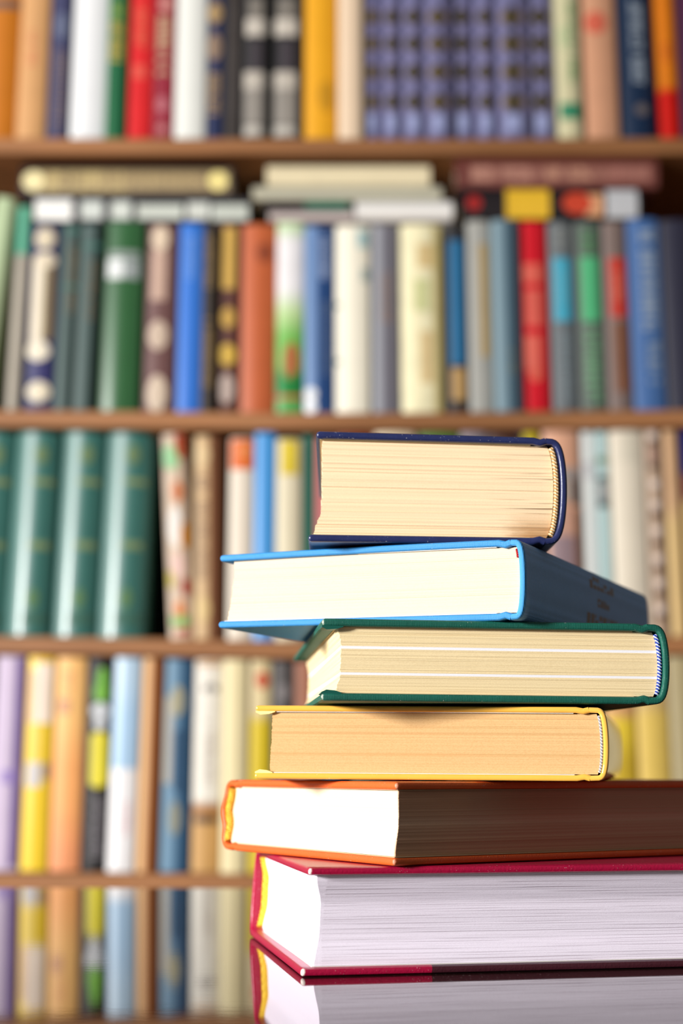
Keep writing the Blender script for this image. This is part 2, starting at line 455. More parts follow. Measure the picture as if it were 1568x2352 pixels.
# yellow
_y = NT('glossy_yellow_spine'); YELS = _y.fin(col((242, 186, 80)), .05, .6, 1.); _y.b.inputs['Coat Roughness'].default_value = .04
YEL = m_cover('yellow_paper_cover', (240, 180, 74), .22, wear=.12, spec=.5, coat=.6)
stack_book('yellow hardback with a crumpled spine edge, third from the bottom of the stack', (-.0351, .6325, .0704), (-11.52, 0, .37),
           .1406, .1987, .0292, False, YEL, ROUGHP, WHITEP, m_band('grey_lace_headband', (150, 150, 160), (225, 222, 220), .0012), bt=.0024, bulge=.0035, sq=.3,
           fore=((0, .0060), (.6, .0066), (1, .0068)), head=((0, .0022), (.5, .002), (1, .0022)), wob=.0001, hr=.0006, inset=-.0002, turn=('pale_yellow', (250, 226, 140)), spine_m=YELS, taper=-.03,groove=.0005)
# green
def gr_edge(m, s, c): return worn([(0, 0, .0009)], (190, 196, 180))(m, s, c)
GRN = m_cover('dark_green_book_cloth', (14, 98, 82), .5, weave=.00042, wear=.35, spec=.4, edge=gr_edge)
stack_book('dark green cloth hardback with two white strips in its pages, fourth from the bottom', (-.0080, .6007, .1001), (4.77, 0, .5),
           .1373, .2064, .0317, False, GRN, GREENP, TANP, m_band('blue_and_white_headband', (36, 62, 160), (222, 226, 240), .0013), bt=.0030, bulge=.0045, sq=.42,
           fore=((0, .0062), (.3, .0076), (.7, .0080), (1, .0068)), head=((0, .003), (.5, .0026), (1, .003)), hr=.0009, inset=.0004, turn=('dark_green', (10, 80, 68)))
# light blue
BLU = m_cover('light_blue_book_cloth', (58, 148, 216), .5, weave=.00045, wear=.12, spec=.4)
def blu_edge(m, s, c): return m.mix(m.ramp(s[1], .0012, .0026, 1, 0), c, col((62, 158, 226)))
BLUS = m_cover('blue_spine_cloth_painted_glare', (126, 178, 232), .6, weave=.00045, wear=.12, spec=.5, edge=blu_edge)  # same cloth as the cover; dim glare on the shaded spine painted into its colour
rb, bmid, bmp = stack_book('light blue cloth hardback with a shaded spine, second from the top of the stack', (-.0521, .6538, .1327), (-23.74, 0, .7),
           .1347, .2137, .0318, False, BLU, CREAM, WHITEP, m_band('red_headband', (196, 30, 40), (220, 60, 60), .0008), bt=.0028, bulge=.0022, sq=.35,
           fore=((0, .0036), (.45, .0052), (.8, .0066), (1, .0058)), head=((0, .0022), (.5, .002), (1, .0022)), hr=.0008, droop=.0009, inset=-.0010, head_range=(.86, 1), spine_m=BLUS)
# navy
NAV = m_cover('navy_glossy_cloth', (36, 44, 88), .30, grain=260, wear=.35, spec=.55)
stack_book('small thick navy hardback with tan page edges, on top of the stack', (-.0128, .6210, .1647), (.25, .0, .75),
           .1039, .1461, .0456, False, NAV, OLD, TANP, m_band('cream_cord_headband', (190, 140, 80), (246, 224, 180), .0013), bt=.0030, bulge=.005, sq=.5,
           fore=((0, .0015), (.3, .0045), (1, .0040)), head=((0, .003), (.5, .0028), (1, .003)), ext=(.0008, -.0012), wob=.00022, shear=(.0006, 0), hr=.0011, inset=.0013, taper=-.035)

# lettering stamped on the light blue spine (three lines running across it)
def glyph_bars(rnd, x0, x1, z0, z1, along):
    """letter-like strokes inside a cell; returns rectangles (u0,u1,v0,v1)"""
    out = []; w = x1 - x0; h = z1 - z0; k = .34
    opts = [(0, k, 0, 1), (1 - k, 1, 0, 1), (0, 1, 0, k), (0, 1, 1 - k, 1), (0, 1, .5 - k / 2, .5 + k / 2)]
    for a in rnd.sample(opts, rnd.choice((2, 3, 3, 4))): out.append((x0 + a[0] * w, x0 + a[1] * w, z0 + a[2] * h, z0 + a[3] * h))
    return out
INK = m_plain('brown_gold_foil', (124, 112, 102), .6)
def blue_lettering():
    rnd = random.Random(4); v = []; f = []
    T = .0318
    for (t0, t1, q0, q1, nl) in ((.098, .142, .72, .90, 7), (.110, .132, .48, .60, 4), (.092, .148, .14, .36, 8)):
        cw = (t1 - t0) / nl
        for i in range(nl):
            for (a0, a1, b0, b1) in glyph_bars(rnd, t0 + i * cw, t0 + (i + .8) * cw, q0, q1, 0):
                b = len(v)
                for tt, qq in ((a0, b0), (a1, b0), (a1, b1), (a0, b1)):
                    a = math.acos(1 - 2 * qq) if 0 < qq < 1 else 0
                    a = math.acos((T / 2 - qq * T) / (T / 2 - .0014)); s, w = bmid(a)
                    v.append(bmp(s + .00134, w, tt))
                f.append((b, b + 1, b + 2, b + 3))
    mesh('spine_lettering', v, f, INK, rb, v, smooth=False)
blue_lettering()

# ------------------------------------------------------------------ books on the shelves
KS = 0.84                                  # printed colours of the shelf books
_mc = {}
def ramp_mat(key, stops, rough, spec, nz=.12, coat=0, ax=2):
    """printed cover whose colour changes along the spine; stops = [(metres, rgb)]"""
    m = NT('printed_cover_' + key); v = m.attr(); s = m.sep(v)
    c = col(stops[0][1], KS)
    for z, rgb, soft in [(a[0], a[1], a[2] if len(a) > 2 else .004) for a in stops[1:]]:
        c = m.mix(m.ramp(s[ax], z - soft, z + soft), c, col(rgb, KS))
    n = m.noise(m.scale(v, (90, 90, 45)), 1, 4, .6)
    dk = m.mix(1., c, (.62, .6, .6, 1), 'MULTIPLY')
    c = m.mix(m.ramp(n, .38, .68, 0, nz * 1.6), c, dk)
    return m.fin(c, rough, spec, coat)
def pmat(rgb, rough=.5):
    k = ('p', rgb, rough)
    if k not in _mc: _mc[k] = m_plain('print_%d_%d_%d' % rgb, rgb, rough, KS)
    return _mc[k]
def fm(rgb, rough, spec, nz, coat):
    k = (rgb, rough, spec, nz, coat)
    if k not in _mc: _mc[k] = m_plain('cover_%d_%d_%d' % rgb, rgb, rough, KS, spec, nz, coat)
    return _mc[k]
PAGES = m_page('shelf_book_paper', (226, 210, 176), lines=.2, fine=.15)

def shelf_book(row, x0, x1, y0, y1, rgb, label, decor=(), bulge=None, rough=.5, spec=.3, nz=.12, dep=None, lean=None, stops=None,
               group=None, lying=False, Y=None, coat=0, rev=False, z0=None, right=None, name='book'):
    """x0,x1,y0,y1: outline of the spine in the photograph, placed at the shelf's true distance"""
    rnd = random.Random(int(x0 * 7 + (y0 or 0)))
    if row: zb0, sg = ROW[row]
    if Y is None:
        Y = YB + .012
        if row: Y += rnd.uniform(-.006, .008)
    if not lying:
        X0 = at(x0, y1, YB + .012)[0]; X1 = at(x1, y1, YB + .012)[0]
        zb = (zb0 + sag((X0 + X1) / 2, sg) + .0006) if z0 is None else z0
        H = (at(x0, y0, Y)[1] - zb) if y0 is not None else .25 + rnd.uniform(-.012, .01)
        if row and row > 1:
            zu, su = ROW[row - 1]; H = min(H, zu + min(sag(X0, su), sag(X1, su), sag((X0 + X1) / 2, su)) - BT - .0022 - zb)
        w = (X1 - X0) - .0005
        ln = .016 * (784 - (x0 + x1) / 2) / 784 if lean is None else math.atan(lean / H)
        f2 = lambda y: max(.002, min(H - .002, (at(x0, y, Y)[1] - zb)))
    else:
        X0 = at(x0, y0, Y)[0]; X1 = at(x1, y0, Y)[0]; zt = z0; w = y1; H = X1 - X0; ln = 0
        f2 = lambda x: max(.002, min(H - .002, at(x, y0, Y)[0] - X0))
    dep = dep or min(.17, DEP - .04 - (Y - YB))
    b = bulge if bulge is not None else w * .11
    t = .0022 if w > .012 else .0012
    root = None
    def curve(u): return b * abs(2 * u - 1) ** 2.0
    path = [(t / 2, dep), (t / 2, dep * .5), (t / 2, b + .009), (t / 2 + .0006, b + .0055), (t / 2, b + .003)]
    n = 16
    path += [(t / 2 + (w - t) * i / n, curve(i / n) + t / 2) for i in range(n + 1)]
    path += [(w - t / 2, b + .003), (w - t / 2 - .0006, b + .0055), (w - t / 2, b + .009), (w - t / 2, dep * .5), (w - t / 2, dep)]
    fl = (lambda a, y, z: (a, dep - y, z)) if rev else (lambda a, y, z: (a, y, z))
    v, f, st = sweep(path, t / 2, H, fl, tip=(True, True), r=t * .3)
    st = [(a, bb, tt) for a, tt, bb in st]
    if stops: mt = ramp_mat(str(int(x0)) + '_' + str(row), [(0, stops[0])] + [((f2(q[0])),) + tuple(q[1:]) for q in stops[1:]], rough, spec, nz, coat)
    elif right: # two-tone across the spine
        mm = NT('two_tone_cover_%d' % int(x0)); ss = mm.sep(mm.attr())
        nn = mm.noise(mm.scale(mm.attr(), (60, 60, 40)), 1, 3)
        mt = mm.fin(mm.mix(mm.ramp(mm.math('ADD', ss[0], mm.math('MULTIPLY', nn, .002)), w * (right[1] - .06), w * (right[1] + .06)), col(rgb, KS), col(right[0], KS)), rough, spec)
        st = [(p[0], p[1], p[2]) for p in v]
    else: mt = fm(rgb, rough, spec, nz, coat)
    st = [(p[0], p[1], p[2]) for p in v]
    me_name = name
    root = bpy.data.objects.new(me_name, None); C.objects.link(root)
    mesh('cover', v, f, mt, root, st)
    if lying: root.location = (X0, Y, zt); root.rotation_euler = (0, math.pi / 2, 0)
    else: root.location = (X0 + .00025, Y, zb + max(0, w * math.sin(abs(ln))) * (1 if ln > 0 else 0)); root.rotation_euler = (0, ln, 0)
    gnames = {1: 'books standing on the top shelf in view', 2: 'books standing on the second shelf in view', 3: 'books standing on the third shelf in view', 4: 'books standing on the lowest shelf in view'}
    tag(root, label, 'book', group or gnames.get(row))
    v, f = box(t + .0001, w - t - .0001, b + t + .001, dep - .003, .0028, H - .003)
    mesh('page_block', [fl(*p) for p in v], f, PAGES, root, [(y, x, a) if 0 else (z, y, x) for (x, y, z) in v], smooth=False)
    # decoration: grouped per kind and colour
    parts = {}
    def patch(key, u0, u1, a0, a1):
        V, Fc = parts.setdefault(key, ([], []))
        nu = max(2, int((u1 - u0) * 14)); s0 = len(V)
        for i in range(nu + 1):
            u = u0 + (u1 - u0) * i / nu
            for a in (a0, a1): V.append((u * w, curve(u) - .00025, a))
        for i in range(nu): Fc.append((s0 + 2 * i, s0 + 2 * i + 2, s0 + 2 * i + 3, s0 + 2 * i + 1))
    for d_i, d in enumerate(decor):
        k = d[0]
        if k == 'b':
            _, a, bb, c = d[:4]; u0, u1 = (d[4], d[5]) if len(d) > 4 else (.06, .94)
            q = sorted((f2(a), f2(bb))); patch(('title_panel', c, d_i), u0, u1, *q)
        elif k == 't':
            _, a, bb, c = d[:4]; u0, u1 = (d[4], d[5]) if len(d) > 4 else (.3, .72)
            q = sorted((f2(a), f2(bb))); ch = (u1 - u0) * w * .5; nl = max(1, int((q[1] - q[0]) / ch)); st_ = (q[1] - q[0]) / nl
            for i in range(nl):
                if rnd.random() < .08: continue
                for (g0, g1, h0, h1) in glyph_bars(rnd, u0, u1, q[0] + i * st_, q[0] + (i + .78) * st_, 0): patch(('title_lettering', c, d_i), g0, g1, h0, h1)
        elif k == 'o':
            _, a, ru, c = d[:4]; uc = d[4] if len(d) > 4 else .5; el = d[5] if len(d) > 5 else 1
            V, Fc = parts.setdefault(('emblem_or_highlight', c, d_i), ([], [])); zc = f2(a); s0 = len(V); V.append((uc * w, curve(uc) - .0004, zc))
            for q in (.25, .5, .75, 1):
                for i in range(18):
                    an = 2 * math.pi * i / 18; u = min(.98, max(.02, uc + q * ru * math.cos(an)))
                    V.append((u * w, curve(u) - .0004, max(.001, min(H - .001, zc + q * ru * w * el * math.sin(an)))))
            for i in range(18):
                j = (i + 1) % 18; Fc.append((s0, s0 + 1 + i, s0 + 1 + j))
                for q in range(3): Fc.append((s0 + 1 + 18 * q + i, s0 + 1 + 18 * q + j, s0 + 19 + 18 * q + j, s0 + 19 + 18 * q + i))
    for (nm, c, _), (V, Fc) in parts.items(): mesh(nm, V, Fc, pmat(c), root, V, smooth=True)
    return root

GOLD = (206, 168, 92); CRM = (232, 214, 184); SIL = (190, 190, 196)
# ---- row 1 (only the lower parts are in frame)
B = shelf_book
B(1, -40, 34, None, 306, (196, 116, 30), 'orange-brown book at the left end of the top shelf', [('b', 0, 20, (110, 90, 80))], rough=.4)
B(1, 35, 103, None, 308, (214, 162, 108), 'tan book with faint red lettering beside the orange-brown one on the top shelf', [('t', 70, 150, (216, 140, 96), .3, .6)])
B(1, 105, 151, None, 306, (66, 68, 104), 'slim dark blue book left of the wide white one on the top shelf', [('o', 60, .34, (104, 112, 140), .55, 2.2), ('t', 110, 300, (118, 104, 110), .3, .9)])
B(1, 155, 238, None, 320, (238, 240, 242), 'wide white book at the left of the top shelf, between dark blue and green', rough=.35, nz=.04)
B(1, 239, 282, None, 306, (30, 104, 66), 'green book with gold lettering on the top shelf, left of the bright red one', [('t', 0, 48, (120, 150, 70), .15, .85), ('t', 48, 140, (176, 156, 70), .12, .88)])
B(1, 284, 346, None, 312, (224, 44, 48), 'bright red book on the top shelf', [('t', 10, 110, (226, 96, 72), .3, .7), ('b', 150, 180, (228, 90, 74), .25, .7)], rough=.35)
B(1, 348, 394, None, 308, (150, 38, 58), 'maroon book with cream lettering on the top shelf, right of the bright red one', [('t', 34, 172, (196, 164, 130), .12, .78), ('o', 10, .32, (214, 150, 140), .5), ('o', 240, .28, (190, 110, 120), .45, 1.6), ('o', 295, .26, (190, 120, 120), .5)])
B(1, 399, 470, None, 320, (236, 238, 232), 'narrower off-white book on the top shelf, right of the maroon one', rough=.35, nz=.04)
B(1, 471, 511, None, 306, (40, 50, 88), 'navy book with gold marks on the top shelf, right of the off-white one', [('o', 30, .4, (176, 146, 100), .42, 1.7), ('o', 108, .4, (150, 126, 106), .42, 2.2), ('t', 165, 262, (170, 142, 100), .1, .75)])
B(1, 512, 552, None, 306, (62, 56, 54), 'slim dark grey-brown book on the top shelf beside the banded pair', [('t', 20, 260, (84, 78, 76), .35, .6)])
BAND = [('b', 42, 82, (206, 198, 186), .12, .84), ('b', -5, 40, (128, 122, 114), .2, .8), ('b', 92, 162, (66, 60, 66), .28, .76), ('b', 164, 205, (196, 188, 176), .08, .82), ('b', 206, 285, (150, 144, 136), .1, .82), ('b', 288, 312, (196, 190, 180), .1, .8)]
B(1, 554, 614, None, 316, (36, 36, 38), 'black book with pale grey bands on the top shelf, left one of the banded pair', BAND)
B(1, 618, 692, None, 316, (38, 38, 40), 'black book with pale grey bands on the top shelf, right one of the banded pair', BAND)
B(1, 698, 774, None, 316, (238, 170, 36), 'golden yellow book on the top shelf', [('o', 220, .24, (206, 148, 30), .66, 2.2)], rough=.4)
B(1, 776, 832, None, 318, (238, 212, 182), 'cream-peach book on the top shelf, left of the purple set', nz=.06)
px = [838, 878, 926, 980, 1041, 1095, 1146, 1220, 1280]
names8 = ['leftmost', 'second from the left', 'third from the left', 'fourth from the left', 'fifth from the left', 'sixth from the left', 'seventh from the left', 'rightmost']
for i in range(8):
    a, b = px[i], px[i + 1]
    dec = []
    for yy in (38, 100, 165, 234): dec += [('b', yy - 21, yy + 21, (132, 120, 154), .12, .82), ('o', yy, .36, (84, 74, 36) if i % 3 else (120, 100, 44), .46, 1.25 * 30 / (b - a) * 1.3), ('o', yy, .2, (46, 42, 36), .46, 2.)]
    dec += [('b', 262, 300, (150, 158, 200), .2, .7)]
    B(1, a, b, None, 310, (112, 112, 152), 'purple-blue ornamented volume, %s of its set on the top shelf' % names8[i], dec, bulge=.006, group='matching purple-blue volumes on the top shelf', nz=.3)
B(1, 1283, 1336, None, 310, (214, 208, 168), 'pale cream-green book with a green band near its foot on the top shelf', [('b', 236, 274, (58, 140, 104), .08, .96), ('t', 0, 190, (130, 166, 112), .5, .85), ('b', 60, 110, (196, 204, 160), .1, .5)])
B(1, 1340, 1426, None, 310, (214, 158, 124), 'peach-brown book with a small red mark, beside the purple set on the top shelf', [('o', 52, .30, (218, 104, 80), .45, 1.1)])
B(1, 1433, 1504, None, 294, (16, 40, 70), 'dark blue book with silver lettering on the top shelf', [('t', 0, 192, (142, 154, 168), .36, .74), ('o', 252, .2, (104, 96, 96), .6)])
B(1, 1519, 1561, None, 304, (214, 120, 24), 'orange and red book near the right end of the top shelf', [('t', 100, 140, (198, 90, 24), .25, .75)], stops=[(206, 24, 16), (204, (222, 124, 24), .006)], rough=.35)
B(1, 1563, 1640, None, 300, (74, 30, 62), 'dark purple book at the right end of the top shelf')
# ---- row 2 standing
B(2, -78, -33, 452, 940, (184, 204, 162), 'pale green book leaning at the left end of the second shelf', lean=.026, bulge=.003)
B(2, 9, 41, 474, 936, (178, 172, 156), 'grey-beige book with a teal top leaning at the left end of the second shelf', lean=.008, stops=[(180, 172, 158), (584, (100, 180, 150), .003)], bulge=.004)
B(2, 50, 116, 516, 936, (52, 56, 100), 'navy book with cream scrollwork on the second shelf', [('o', 548, .36, (222, 208, 180), .48, 1.1), ('b', 600, 800, (232, 220, 196), .1, .52), ('b', 610, 780, (140, 122, 88), .54, .86), ('o', 598, .42, (226, 212, 186), .5, .7), ('o', 806, .42, (236, 226, 204), .42, .9), ('o', 900, .42, (234, 222, 196), .5, .9), ('b', 835, 870, (52, 50, 104), .1, .9)], lean=.004)
DG = 'dark green-grey book on the second shelf, '
B(2, 119, 163, 514, 936, (76, 96, 94), DG + 'left of the pair near the wide green one', [('t', 560, 720, (112, 96, 70), .45, .8), ('b', 525, 535, (60, 110, 100)), ('b', 655, 663, (60, 110, 100))], lean=.006, right=((28, 42, 38), .66))
B(2, 166, 220, 514, 936, (74, 94, 92), DG + 'right of the pair, touching the wide green one', [('t', 600, 740, (112, 96, 70), .45, .7), ('b', 560, 570, (60, 110, 100))], lean=.006, right=((26, 44, 38), .66))
B(2, 226, 316, 508, 940, (46, 100, 56), 'wide glossy green book with a white panel on the second shelf', [('b', 577, 590, (150, 160, 156), .1, .9), ('b', 594, 640, (226, 230, 230), .08, .5), ('b', 594, 640, (160, 168, 168), .52, .9)], rough=.27, spec=1., lean=.004)
B(2, 325, 395, 514, 944, (112, 78, 76), 'brown book with cream ornaments on the second shelf, left of the blue one', [('o', 548, .3, (224, 202, 176), .42, 1.5), ('b', 575, 690, (196, 164, 146), .14, .66), ('o', 770, .34, (204, 182, 162), .44, 1.5), ('o', 905, .34, (214, 194, 172), .46, 1.9)], lean=.003)
B(2, 401, 458, 512, 952, (58, 122, 216), 'bright blue book on the second shelf', [('t', 540, 640, (104, 150, 222), .3, .65)], rough=.35, nz=.06, lean=.002)
B(2, 460, 490, 514, 940, (56, 48, 42), 'thin black and gold patterned book on the second shelf', [('t', 540, 660, (134, 110, 70), .15, .85), ('t', 730, 890, (128, 104, 66), .15, .85)], lean=.002)
B(2, 492, 544, 512, 944, (98, 60, 54), 'brown book with gold ornaments on the second shelf', [('b', 522, 664, (214, 172, 84), .2, .78), ('o', 730, .33, (206, 164, 80), .5, 1.5), ('o', 815, .42, (222, 182, 78), .5, 1.2), ('o', 893, .36, (192, 172, 162), .5, 1.9)], lean=.002)
B(2, 549, 630, 514, 952, (196, 100, 58), 'terracotta book on the second shelf', [('o', 580, .25, (150, 72, 44), .66, 1.2)], rough=.45)
B(2, 632, 696, 510, 946, (240, 240, 240), 'white book fading to green with a red foot on the second shelf', [('o', 830, .3, (180, 110, 62), .55, 2.4), ('o', 880, .26, (30, 130, 60), .68, 1.6)],
  stops=[(90, 170, 90), (916, (210, 70, 52), .001), (938 - 30, (20, 140, 64), .003), (850, (120, 190, 90), .012), (745, (196, 226, 160), .02), (690, (242, 240, 242), .02), (540, (210, 232, 190), .01)], rough=.3)
B(2, 698, 768, 518, 950, (112, 144, 190), 'blue dust-jacketed book with pale lettering on the second shelf', [('t', 540, 640, (150, 168, 204), .5, .8), ('t', 690, 860, (84, 104, 140), .55, .85), ('o', 905, .22, (245, 248, 250), .2, 1.), ('o', 934, .22, (250, 252, 255), .2, 1.)], right=((42, 74, 126), .42), rough=.3)  # white discs near the foot are gloss highlights painted onto the jacket
B(2, 770, 850, 517, 962, (252, 246, 226), 'wide cream book on the second shelf, left of the grey one', [('b', 528, 568, (182, 214, 214), .62, .95), ('o', 700, .08, (50, 100, 84), .04), ('o', 830, .08, (50, 100, 84), .04), ('b', 615, 645, (180, 196, 190), .75, .96)], nz=.06)
B(2, 853, 920, 516, 952, (150, 152, 160), 'grey book with faint brown lettering on the second shelf, between two cream ones', [('t', 625, 740, (136, 116, 108), .35, .72)], right=((112, 110, 120), .4))
B(2, 923, 1019, 514, 962, (246, 238, 196), 'wide pale yellow marbled book on the second shelf, right of the grey one', [('b', 560, 615, (222, 196, 140), .4, .8), ('b', 640, 715, (212, 214, 156), .3, .7), ('b', 760, 880, (226, 200, 146), .45, .75), ('b', 500, 950, (214, 196, 128), .8, .97)], nz=.25)
B(2, 1030, 1078, 518, 940, (42, 42, 46), 'black book with a long blue panel on the second shelf', [('b', 552, 838, (36, 108, 154), .12, .86), ('b', 845, 920, (184, 148, 94), .15, .88)])
B(2, 1081, 1136, 506, 948, (168, 168, 162), 'grey-beige book with a gold stripe on the second shelf', [('b', 560, 820, (188, 160, 104), .5, .85)])
B(2, 1138, 1196, 504, 946, (122, 148, 160), 'blue-grey book on the second shelf, left of the red one', [('t', 800, 860, (110, 118, 110), .55, .85)], right=((76, 102, 118), .5))
B(2, 1200, 1268, 508, 946, (214, 28, 44), 'red book with salmon lettering on the second shelf', [('b', 606, 650, (226, 100, 84), .16, .84), ('b', 665, 750, (224, 98, 84), .22, .8), ('b', 770, 850, (226, 104, 88), .14, .72), ('o', 862, .22, (222, 100, 80), .5)], rough=.35)
B(2, 1274, 1332, 508, 938, (106, 112, 116), 'grey book with a cyan panel on the second shelf', [('b', 592, 738, (70, 170, 198), .14, .86), ('b', 620, 700, (140, 184, 190), .35, .65), ('t', 520, 570, (134, 138, 134), .25, .75), ('t', 760, 920, (120, 134, 140), .3, .8)], bulge=.004)
B(2, 1336, 1396, 508, 938, (92, 100, 96), 'grey-green book with a bright green panel on the second shelf', [('b', 590, 738, (84, 186, 128), .15, .86), ('t', 520, 580, (90, 134, 96), .2, .8), ('t', 750, 925, (112, 160, 122), .2, .82)], bulge=.004)
B(2, 1400, 1456, 508, 934, (128, 110, 104), 'brown book with a red panel on the second shelf', [('b', 592, 728, (204, 62, 48), .22, .92), ('t', 620, 690, (222, 120, 96), .38, .75), ('b', 740, 900, (132, 88, 66), .3, .95)], bulge=.004)
B(2, 1459, 1532, 502, 938, (70, 108, 164), 'blue book with tall grey lettering at the right of the second shelf', [('t', 522, 760, (150, 166, 186), .35, .82), ('t', 780, 910, (134, 152, 176), .45, .85)])
B(2, 1536, 1620, 504, 936, (44, 44, 62), 'dark slate book at the right end of the second shelf')
# ---- books lying on row 2
def zat(py, Y=YB + .015): return at(784, py, Y)[1]
def lie(x0, x1, yt, yb, rgb, label, decor=(), Y=None, **k):
    Y = Y or YB + .012
    a = zat(yt, Y); b = zat(yb, Y)
    return B(0, x0, x1, (yt + yb) / 2, a - b - .0004, rgb, label, decor, lying=True, Y=Y, z0=a, group='books lying on top of the second row', **k)
lie(46, 536, 378, 452, (44, 38, 40), 'thick dark book with gold lettering lying on top at the upper left', [('b', 70, 528, (150, 130, 96), .16, .84), ('t', 72, 300, (244, 222, 150), .2, .82), ('t', 200, 470, (206, 182, 130), .28, .74), ('o', 500, .3, (250, 232, 150), .5, 1.), ('o', 76, .32, (250, 236, 180), .5)], dep=.16)
lie(76, 574, 453, 508, (60, 60, 64), 'black book with white slanted stripes lying beneath the thick dark one', [('b', 80, 165, (250, 250, 246), .05, .95), ('b', 185, 235, (216, 222, 216), .12, .9), ('b', 255, 300, (216, 222, 214), .15, .9), ('b', 315, 420, (206, 212, 202), .3, .9), ('b', 430, 480, (216, 220, 212), .2, .9), ('b', 486, 570, (200, 206, 196), .3, .95)], dep=.16)
lie(612, 988, 380, 426, (236, 222, 184), 'cream booklet on top of the middle pile lying on the second row', rough=.6, bulge=.002, Y=YB + .02)
lie(580, 1014, 427, 458, (196, 192, 170), 'grey-cream booklet beneath the cream one in the middle pile', rough=.6, bulge=.003, Y=YB + .014)
lie(604, 812, 459, 484, (48, 40, 40), 'thin black booklet with a green stripe in the middle pile', [('b', 700, 800, (40, 116, 92), .15, .85)], bulge=.001)
lie(618, 812, 485, 506, (206, 192, 188), 'pale pinkish book at the bottom left of the middle pile', bulge=.002)
lie(816, 1040, 456, 502, (248, 246, 242), 'white rounded book at the right of the middle pile', bulge=.009, Y=YB + .002, rough=.4, nz=.04)
lie(1046, 1512, 362, 430, (112, 60, 54), 'brown-red book with cream lettering lying on top at the upper right', [('b', 1078, 1495, (150, 100, 88), .26, .8), ('t', 1085, 1240, (226, 172, 150), .3, .78), ('t', 1255, 1360, (224, 172, 140), .3, .75), ('t', 1375, 1490, (180, 120, 110), .25, .75)], dep=.16)
lie(1056, 1472, 431, 502, (32, 26, 30), 'black book with yellow, red and silver patches lying at the upper right', [('b', 1162, 1262, (238, 190, 50), .02, .98), ('o', 1088, .24, (170, 36, 34), .5), ('o', 1325, .36, (208, 70, 44), .5, 1.3), ('b', 1345, 1385, (224, 164, 120), .2, .92), ('b', 1392, 1464, (200, 202, 206), .04, .96)], dep=.16)
# ---- row 3
TG = (50, 116, 107)
GD = lambda: [('b', 1100, 1114, (130, 146, 98), .45, .92), ('b', 1244, 1262, (124, 144, 100), .45, .9), ('o', 1045, .16, (110, 136, 96), .6, 1.4), ('o', 1375, .14, (96, 134, 92), .6, 1.6), ('b', 1410, 1432, (70, 112, 96), .4, .9)]
gl = ['partly cut off at the left edge', 'second from the left edge', 'third from the left edge', 'beside the dark gap']
for i, (a, b, ln) in enumerate(((-96, 5, .008), (9, 110, .008), (112, 215, .008), (217, 324, .0078))):
    B(3, a, b, 992, 1452, TG, 'tall teal-green gilt volume on the third shelf, ' + gl[i], GD(), bulge=.010, rough=.46, spec=1., coat=.15, lean=ln, group='matching teal-green volumes on the third shelf', nz=.2)
B(3, 388, 440, 996, 1462, (224, 200, 176), "colourful illustrated book leaning left beside the dark gap on the third shelf",
  [('o', 1050, .42, (150, 206, 150), .35, 1.4), ('o', 1020, .24, (190, 80, 50), .8, 3.), ('o', 1130, .25, (210, 120, 70), .6, 2.), ('o', 1210, .32, (240, 236, 230), .45, 3.), ('o', 1230, .2, (226, 150, 50), .85, 3.), ('o', 1300, .3, (236, 200, 190), .5, 2.), ('o', 1330, .2, (200, 180, 60), .1, 2.), ('o', 1350, .2, (190, 90, 80), .8, 2.), ('o', 1400, .24, (220, 130, 60), .5, 1.6), ('b', 1415, 1440, (140, 190, 110), .1, .9), ('b', 1445, 1458, (190, 80, 60), .3, .9)], lean=-.014, nz=.5)
B(3, 446, 506, 1000, 1462, (202, 168, 122), 'tan and brown book on the third shelf, right of the colourful one', [('o', 1045, .3, (220, 190, 140), .3, 1.6), ('t', 1090, 1330, (150, 118, 88), .12, .5), ('o', 1400, .3, (216, 186, 126), .32, 1.8)], right=((122, 76, 50), .6), lean=-.003, nz=.3)
B(3, 520, 577, 1006, 1474, (234, 222, 204), 'cream book with an orange top panel on the third shelf', [('b', 1008, 1078, (232, 112, 40), .04, .96), ('t', 1020, 1050, (240, 170, 110), .3, .8)], nz=.06)
B(3, 579, 629, 990, 1474, (74, 154, 222), 'sky blue book on the third shelf', rough=.35, nz=.06)
B(3, 631, 690, 1008, 1474, (226, 216, 186), 'cream book with a yellow top panel on the third shelf', [('b', 1010, 1090, (222, 196, 50), .15, .85), ('b', 1022, 1060, (236, 214, 60), .4, .7)], nz=.08)
B(3, 691, 722, 1000, 1474, (34, 106, 88), 'slim green book on the third shelf beside the top of the stack')
B(3, 724, 770, 1004, 1474, (196, 104, 104), 'dull rose book on the third shelf, half behind the navy book')
for i, (a, b, y, c, lb) in enumerate(((772, 860, 998, (150, 50, 44), 'dark red book top just above the navy book on the third shelf'),
        (862, 958, 982, (236, 222, 190), 'cream book top just above the navy book on the third shelf'),
        (960, 1064, 990, (92, 140, 70), 'leaf green book top just above the navy book on the third shelf'),
        (1066, 1128, 988, (150, 140, 146), 'grey book top just above the navy book on the third shelf'),
        (1130, 1204, 996, (90, 60, 50), 'brown book behind the right half of the navy book on the third shelf'))):
    B(3, a, b, y, 1476, c, lb)
B(3, 1206, 1258, 988, 1470, (62, 50, 56), 'dark book with a yellow top mark on the third shelf, right of the navy book', [('o', 1004, .36, (206, 186, 40), .5, 1.)])
B(3, 1260, 1344, 972, 1468, (226, 172, 142), 'peach and grey book on the third shelf, right of the navy book', [('b', 1075, 1100, (170, 160, 156), .2, .95), ('b', 1090, 1160, (100, 92, 90), .72, .95), ('b', 1100, 1150, (196, 180, 168), .15, .7), ('b', 1165, 1230, (206, 160, 140), .1, .7), ('b', 1230, 1460, (150, 128, 134), .1, .8), ('b', 1170, 1460, (110, 70, 54), .84, .97)])
